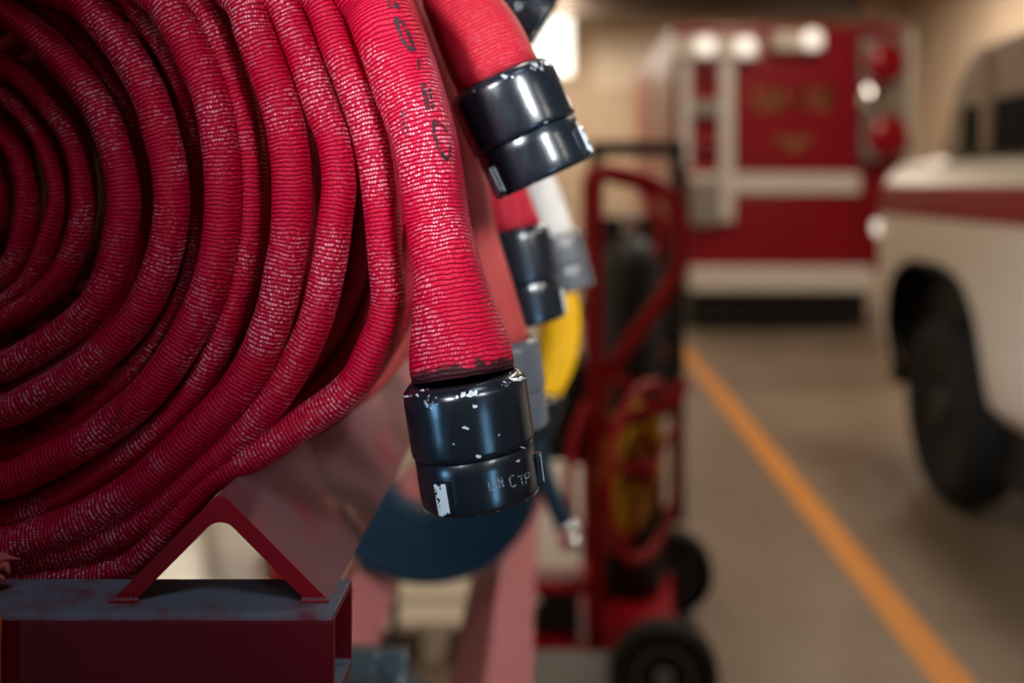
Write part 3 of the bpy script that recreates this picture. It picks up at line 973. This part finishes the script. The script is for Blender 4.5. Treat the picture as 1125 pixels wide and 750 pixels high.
# things on the cart
yh = thing('yellow_hose', 'yellow hose wound inside the round reel of the red cart', 'hose', tuple(rc - Vector((0, 0, .14))))
coil = []
for k in range(24 * 6 + 1):
    a = 2 * PI * k / 24 + 0.5
    rr = 0.128 + 0.030 * math.sin(k * 0.21)
    coil.append(rc + (rside * math.cos(a) + Vector((0, 0, 1)) * math.sin(a)) * rr + rax * (0.035 * math.sin(k * 0.05 * 1.3)))
MB().tube(coil, 0.018, 8).build('hose_coil', M['yellow_jacket'], yh)
cyl = thing('gas_cylinder', 'tall black gas cylinder standing in the red cart', 'cylinder', (0.232, 2.87, 0.175))
MB().lathe([(0.03, 0), (0.088, 0.004), (0.096, 0.02), (0.096, 0.86), (0.090, 0.93), (0.070, 0.985), (0.045, 1.01), (0.030, 1.02)], (0.232, 2.90, 0.176), (0, 0, 1), 36).build('tank', M['black'], cyl)
MB().lathe([(0.022, 0), (0.022, 0.05), (0.03, 0.055), (0.03, 0.075), (0.012, 0.08)], (0.232, 2.90, 1.192), (0, 0, 1), 16).build('valve', M['cream_metal'], cyl)
bagc = P(622, 440, 2.62)
bag = thing('pouch', 'black canvas pouch hanging on the left of the red cart', 'bag', (bagc.x, bagc.y, bagc.z - 0.12))
bmv = MB()
pr_ = [(0.02, -0.15), (0.075, -0.148), (0.092, -0.12), (0.088, 0.0), (0.078, 0.09), (0.05, 0.13), (0.015, 0.14)]
bmv.lathe(pr_, bagc, (0.05, 0, 1), 24)
for i, v in enumerate(bmv.v): bmv.v[i] = Vector((v.x, bagc.y + (v.y - bagc.y) * 0.55, v.z))
bmv.build('pouch_body', M['black'], bag)
MB().tube([bagc + Vector((0.012, 0, 0.13)), bagc + Vector((0.03, -0.01, 0.22)), bagc + Vector((0.065, -0.04, 0.30))], 0.008, 8).build('strap', M['black'], bag)

case = thing('tool_case', 'small black case standing on the left of the red cart deck', 'case', (0.0, 2.68, 0.176))
MB().box((-0.055, 2.60, 0.1755), (0.075, 2.76, 0.255)).build('case_body', M['black'], case, smooth=False, bevel=0.008)
MB().box((-0.057, 2.598, 0.257), (0.077, 2.762, 0.280)).build('lid', M['black'], case, smooth=False, bevel=0.006)
MB().lathe([(0.004, 0), (0.014, 0), (0.014, 0.006), (0.008, 0.010)], (-0.035, 2.599, 0.262), (0, -1, 0), 16).build('latch', M['chrome'], case)

# black pipe stand behind the cart
stand = thing('pipe_stand', 'black steel stand with a straight top bar behind the red cart', 'stand', (0.34, 4.0, 0))
MB().box((0.155, 3.97, CZ + 0.112), (0.535, 4.03, CZ + 0.17)).build('top_bar', M['black'], stand, smooth=False, bevel=0.004)
for x in (0.155, 0.482):
    MB().box((x, 3.97, 0.0), (x + 0.053, 4.03, CZ + 0.112)).build('post', M['black'], stand, smooth=False, bevel=0.004)
MB().box((0.208, 3.985, 0.42), (0.482, 4.015, 1.22)).build('back_panel', M['black'], stand, smooth=False, bevel=0.004)

# cream slatted pallet on the floor behind the lower tier
pal = thing('pallet', 'low cream painted slatted pallet on the floor behind the rack', 'pallet', (-0.35, 3.1, 0))
for k in range(5):
    y = 2.78 + k * 0.17
    MB().box((-0.60, y, 0.10), (-0.06, y + 0.14, 0.125)).build('slat', M['cream_wood'], pal, smooth=False, bevel=0.003)
for x in (-0.59, -0.36, -0.14):
    MB().box((x, 2.78, 0.0), (x + 0.07, 3.60, 0.10)).build('runner', M['cream_wood'], pal, smooth=False, bevel=0.003)

# ------------------------------------------------------------------ fire truck at the back
TY = 9.3
ts = TY / F
tx = lambda px: (px - VX) * ts
tz = lambda py: CZ - (py - VY) * ts
trk = thing('fire_truck', 'red fire truck with white bands and white ladder parked at the back', 'fire truck', (tx(870), 12.0, 0))
MB().box((tx(738), TY, tz(300)), (tx(944), 13.4, tz(27))).build('body', M['truck_red'], trk, smooth=False, bevel=0.04, seg=3)
MB().box((tx(944) + 0.002, TY + 0.16, tz(300)), (tx(1001), 13.4, tz(22))).build('side_locker', M['truck_red'], trk, smooth=False, bevel=0.03)
MB().box((tx(808), TY - 0.03, tz(188)), (tx(941), TY - 0.002, tz(66))).build('rear_door', M['truck_red'], trk, smooth=False, bevel=0.012)
MB().box((tx(812), TY - 0.03, tz(286)), (tx(941), TY - 0.002, tz(216))).build('lower_door', M['truck_red'], trk, smooth=False, bevel=0.012)
MB().box((tx(756), TY - 0.035, tz(212)), (tx(944), TY - 0.002, tz(190))).build('white_band', M['white_paint'], trk, smooth=False, bevel=0.006)
MB().box((tx(755), TY - 0.22, tz(318)), (tx(952), TY + 0.1, tz(292))).build('rear_bumper', M['white_paint'], trk, smooth=False, bevel=0.02)
MB().box((tx(758), TY - 0.04, tz(353)), (tx(950), 13.2, tz(318) - 0.004)).build('chassis_and_shade', M['black'], trk, smooth=False)  # chassis box, carried down so its black stands in for shade underneath
for cx in (tx(772) - 0.19, tx(958) + 0.19):
    for dy in (1.6, 3.4):
        wheel(trk, (cx + 0.02, TY + dy, 0.5), (1, 0, 0), 0.5, 0.36, M['rubber'], M['hub_grey'])
for px0, px1, pb in ((745, 758, 185), (789, 805, 243)):
    MB().box((tx(px0), TY - 0.10, tz(pb)), (tx(px1), TY - 0.035, tz(64))).build('ladder_rail', M['white_paint'], trk, smooth=False, bevel=0.015)
for py in (78, 118, 158):
    MB().box((tx(758), TY - 0.085, tz(py + (9 if py == 118 else 4))), (tx(789), TY - 0.045, tz(py - (6 if py == 118 else 2)))).build('ladder_rung', M['grey_metal'] if py == 118 else M['truck_red'], trk, smooth=False, bevel=0.006)
MB().box((tx(757), TY - 0.14, tz(246)), (tx(788), TY - 0.002, tz(196))).build('step_box', M['grey_metal'], trk, smooth=False, bevel=0.01)
lb = MB().box((tx(738), TY - 0.14, tz(66)), (tx(832), TY - 0.002, tz(42))).build('lamp_bar', M['cream_metal'], trk, smooth=False, bevel=0.015)
lb2 = MB().box((tx(846), TY - 0.14, tz(57)), (tx(900), TY - 0.002, tz(36))).build('lamp_bar', M['cream_metal'], trk, smooth=False, bevel=0.015)
for px, py, par in ((772, 53, lb), (815, 54, lb), (888, 46, lb2)):
    MB().lathe([(0.05, 0.02), (0.088, 0.02), (0.092, 0.0), (0.06, -0.025), (0.02, -0.034)], (tx(px), TY - 0.16, tz(py)), (0, 1, 0), 24).build('lamp', M['lamp'], par)
# lamp column on the right of the rear
colm = MB().box((tx(948), TY + 0.02, tz(176)), (tx(996), TY + 0.16, tz(40))).build('lamp_column', M['grey_metal'], trk, smooth=False, bevel=0.02)
for px, py, r, m in ((973, 68, 0.19, 'red_lens'), (976, 150, 0.20, 'red_lens'), (964, 110, 0.19, 'chrome')):
    MB().lathe([(r * 1.02, 0.02), (r, 0.0), (r * .75, -0.03), (r * .2, -0.045)], (tx(px), TY - 0.005, tz(py)), (0, 1, 0), 28).build('lamp_lens' if m != 'chrome' else 'lamp_bezel', M[m], colm)
MB().box((tx(1000), TY + 0.05, tz(300)), (tx(1009), TY + 0.13, tz(30))).build('grab_rail', M['cream_metal'], trk, smooth=False, bevel=0.02)
# gold lettering and winged emblem on the rear door
GL = {
    'L': [[(0, 1), (0, 0), (.62, 0)]], 'I': [[(.12, 0), (.12, 1)]], 'N': [[(0, 0), (0, 1), (.7, 0), (.7, 1)]],
    'C': [[(.7, .85), (.45, 1), (.12, .85), (0, .5), (.12, .15), (.45, 0), (.7, .15)]], 'T': [[(0, 1), (.8, 1)], [(.4, 1), (.4, 0)]],
    'P': [[(0, 0), (0, 1), (.5, 1), (.68, .85), (.68, .62), (.5, .48), (0, .48)]]}
gl = MB()
def word(wd, px0, px1, py0, py1):
    n = len(wd); cw = (px1 - px0) / n
    for i, ch in enumerate(wd):
        for stx in GL[ch]:
            pts = [Vector((tx(px0 + i * cw + a * cw * .95), TY - 0.0345, tz(py1 + (py0 - py1) * b))) for a, b in stx]
            for p, q in zip(pts, pts[1:]):
                d = (q - p).normalized(); nn = Vector((-d.z, 0, d.x)) * 0.022; e = d * 0.02
                vs = []
                for yy in (-0.003, 0.003):
                    for (pp, sg) in ((p - e, 1), (q + e, 1), (q + e, -1), (p - e, -1)):
                        vs.append(pp + nn * sg + Vector((0, yy, 0)))
                gl.add(vs, [(0, 1, 2, 3), (7, 6, 5, 4), (0, 4, 5, 1), (1, 5, 6, 2), (2, 6, 7, 3), (3, 7, 4, 0)])
word('LIN', 829, 863, 100, 119)
word('CTP', 876, 920, 100, 119)
gl.build('gold_lettering', M['gold'], trk, smooth=False)
em = [(848, 147), (860, 152), (868, 152), (871, 149), (874, 152), (882, 152), (894, 147), (888, 156), (878, 160), (874, 166), (871, 169), (868, 166), (864, 160), (854, 156)]
MB().prism([(tx(a), tz(b)) for a, b in em], 'y', TY - 0.038, TY - 0.031).build('winged_emblem', M['gold'], trk, smooth=False)

# ------------------------------------------------------------------ white van on the right
van = thing('van', 'white van with a red side stripe and dark windows at the right edge', 'van', (2.5, 3.2, 0))
SX = 1.595
prof = [(SX + 0.10, 0.46), (SX + 0.035, 0.52), (SX + 0.008, 0.66), (SX, 0.90), (SX, 1.10), (SX + 0.004, 1.20), (SX + 0.014, 1.275), (SX + 0.030, 1.345), (SX + 0.06, 1.40), (SX + 0.12, 1.445), (SX + 0.25, 1.468), (SX + 0.9, 1.485)]
def prof_x(z):
    for (x0, z0), (x1, z1) in zip(prof, prof[1:]):
        if z0 <= z <= z1: return x0 + (x1 - x0) * (z - z0) / (z1 - z0)
    return prof[0][0]
YV0, YV1 = 1.35, 4.98
AC, AZ, AR = 4.22, 0.52, 0.50
def corner(y):
    d = y - (YV1 - 0.16)
    return 0.0 if d <= 0 else 0.16 * (1 - math.sqrt(max(0, 1 - (d / 0.16) ** 2)))
def side_grid(zs, name, m, off=0.0, arch=True, bottom=True):
    ys = [YV0 + (YV1 - YV0) * k / 150 for k in range(151)]
    v = []; f = []
    nz = len(zs)
    for y in ys:
        z_arch = -1
        if arch and abs(y - AC) < AR:
            z_arch = AZ + (AR ** 3 - abs(y - AC) ** 3) ** (1 / 3) * 0.98
        for z in zs:
            zz = max(z, z_arch) if z_arch > 0 else z
            if z_arch > 0 and z < zs[-1]:  # compress the panel above the arch
                zz = z_arch + (zs[-1] - z_arch) * (z - zs[0]) / (zs[-1] - zs[0]) if z_arch > zs[0] else z
            v.append((prof_x(zz) - off + corner(y), y, zz))
    for i in range(150):
        for j in range(nz - 1): f.append((i * nz + j, i * nz + j + 1, (i + 1) * nz + j + 1, (i + 1) * nz + j))
    return build(name, v, f, m, van)
side_grid([0.46 + (1.445 - 0.46) * k / 40 for k in range(41)], 'side_panel', M['white_paint'])
# shoulder and hood top, front end
hv = []; hf = []
ys = [YV0 + (YV1 - YV0) * k / 150 for k in range(151)]
for y in ys:
    drop = 0.10 * max(0, (y - 4.7) / 0.28) ** 2
    for (x, z) in ((prof_x(1.445) + corner(y), 1.445), (SX + 0.25 + corner(y) * .8, 1.468 - drop * .4), (SX + 0.9, 1.485 - drop), (SX + 1.75, 1.46 - drop)):
        hv.append((x, y, z))
for i in range(150):
    for j in range(3): hf.append((i * 4 + j, i * 4 + j + 1, (i + 1) * 4 + j + 1, (i + 1) * 4 + j))
build('hood', hv, hf, M['white_paint'], van)
MB().box((SX + 0.16, 4.80, 0.62), (SX + 1.75, YV1, 1.40)).build('front_end', M['white_paint'], van, smooth=False, bevel=0.05)
MB().box((SX + 0.02, YV1 - 0.10, 0.55), (SX + 1.75, YV1 + 0.10, 0.78)).build('bumper', M['grey_metal'], van, smooth=False, bevel=0.04)
side_grid([1.205 + 0.14 * k / 8 for k in range(9)], 'red_stripe', M['stripe_red'], off=0.003, arch=False)
MB().box((SX + 0.14, YV0, 0.20), (SX + 1.7, 4.78, 1.15)).build('underbody', M['black'], van, smooth=False)
MB().lathe([(0.02, 0), (0.036, 0.0), (0.038, -0.012), (0.025, -0.024), (0.01, -0.028)], (SX + 0.006, 4.86, CZ - (250 - 202) * 4.88 / F), (1, 0, 0), 20).build('corner_lamp', M['lamp'], van)
wheel(van, (SX + 0.145, AC, 0.395), (1, 0, 0), 0.395, 0.25, M['rubber'], M['black'])
MB().box((SX + 0.04, 4.735, 0.40), (SX + 1.7, 4.785, 1.16)).build('arch_liner', M['black'], van, smooth=False)
# arch lip
al = [(prof_x(AZ + (AR ** 3 - abs(q) ** 3) ** (1 / 3) * 0.98) - 0.004 + corner(AC + q), AC + q, AZ + (AR ** 3 - abs(q) ** 3) ** (1 / 3) * 0.98) for q in [AR * math.sin(PI / 2 * (k / 20)) for k in range(-20, 21)]]
MB().tube(al, 0.014, 8).build('arch_trim', M['rubber'], van)
# upper cabin
gx = SX + 0.15
cab = [(YV0, 1.46), (4.52, 1.46), (4.42, 1.60), (4.28, 1.82), (4.16, 1.905), (3.9, 1.93), (YV0, 1.95)]
MB().prism(cab, 'x', gx, SX + 1.6).build('cabin', M['cabin_shade'], van, smooth=False, bevel=0.05, seg=3)
def pane(ys, zs):
    MB().prism([(ys[0], zs[0]), (ys[1], zs[0]), (ys[1], zs[1]), (ys[0] - 0.02, zs[1])], 'x', gx - 0.008, gx + 0.01).build('window_pane', M['glass_dark'], van, smooth=False, bevel=0.004)
pane((4.225, 4.05), (1.475, 1.675))
pane((3.93, 3.05), (1.475, 1.685))
MB().box((gx - 0.012, 3.955, 1.47), (gx + 0.01, 4.02, 1.90)).build('pillar', M['cabin_shade'], van, smooth=False, bevel=0.004)
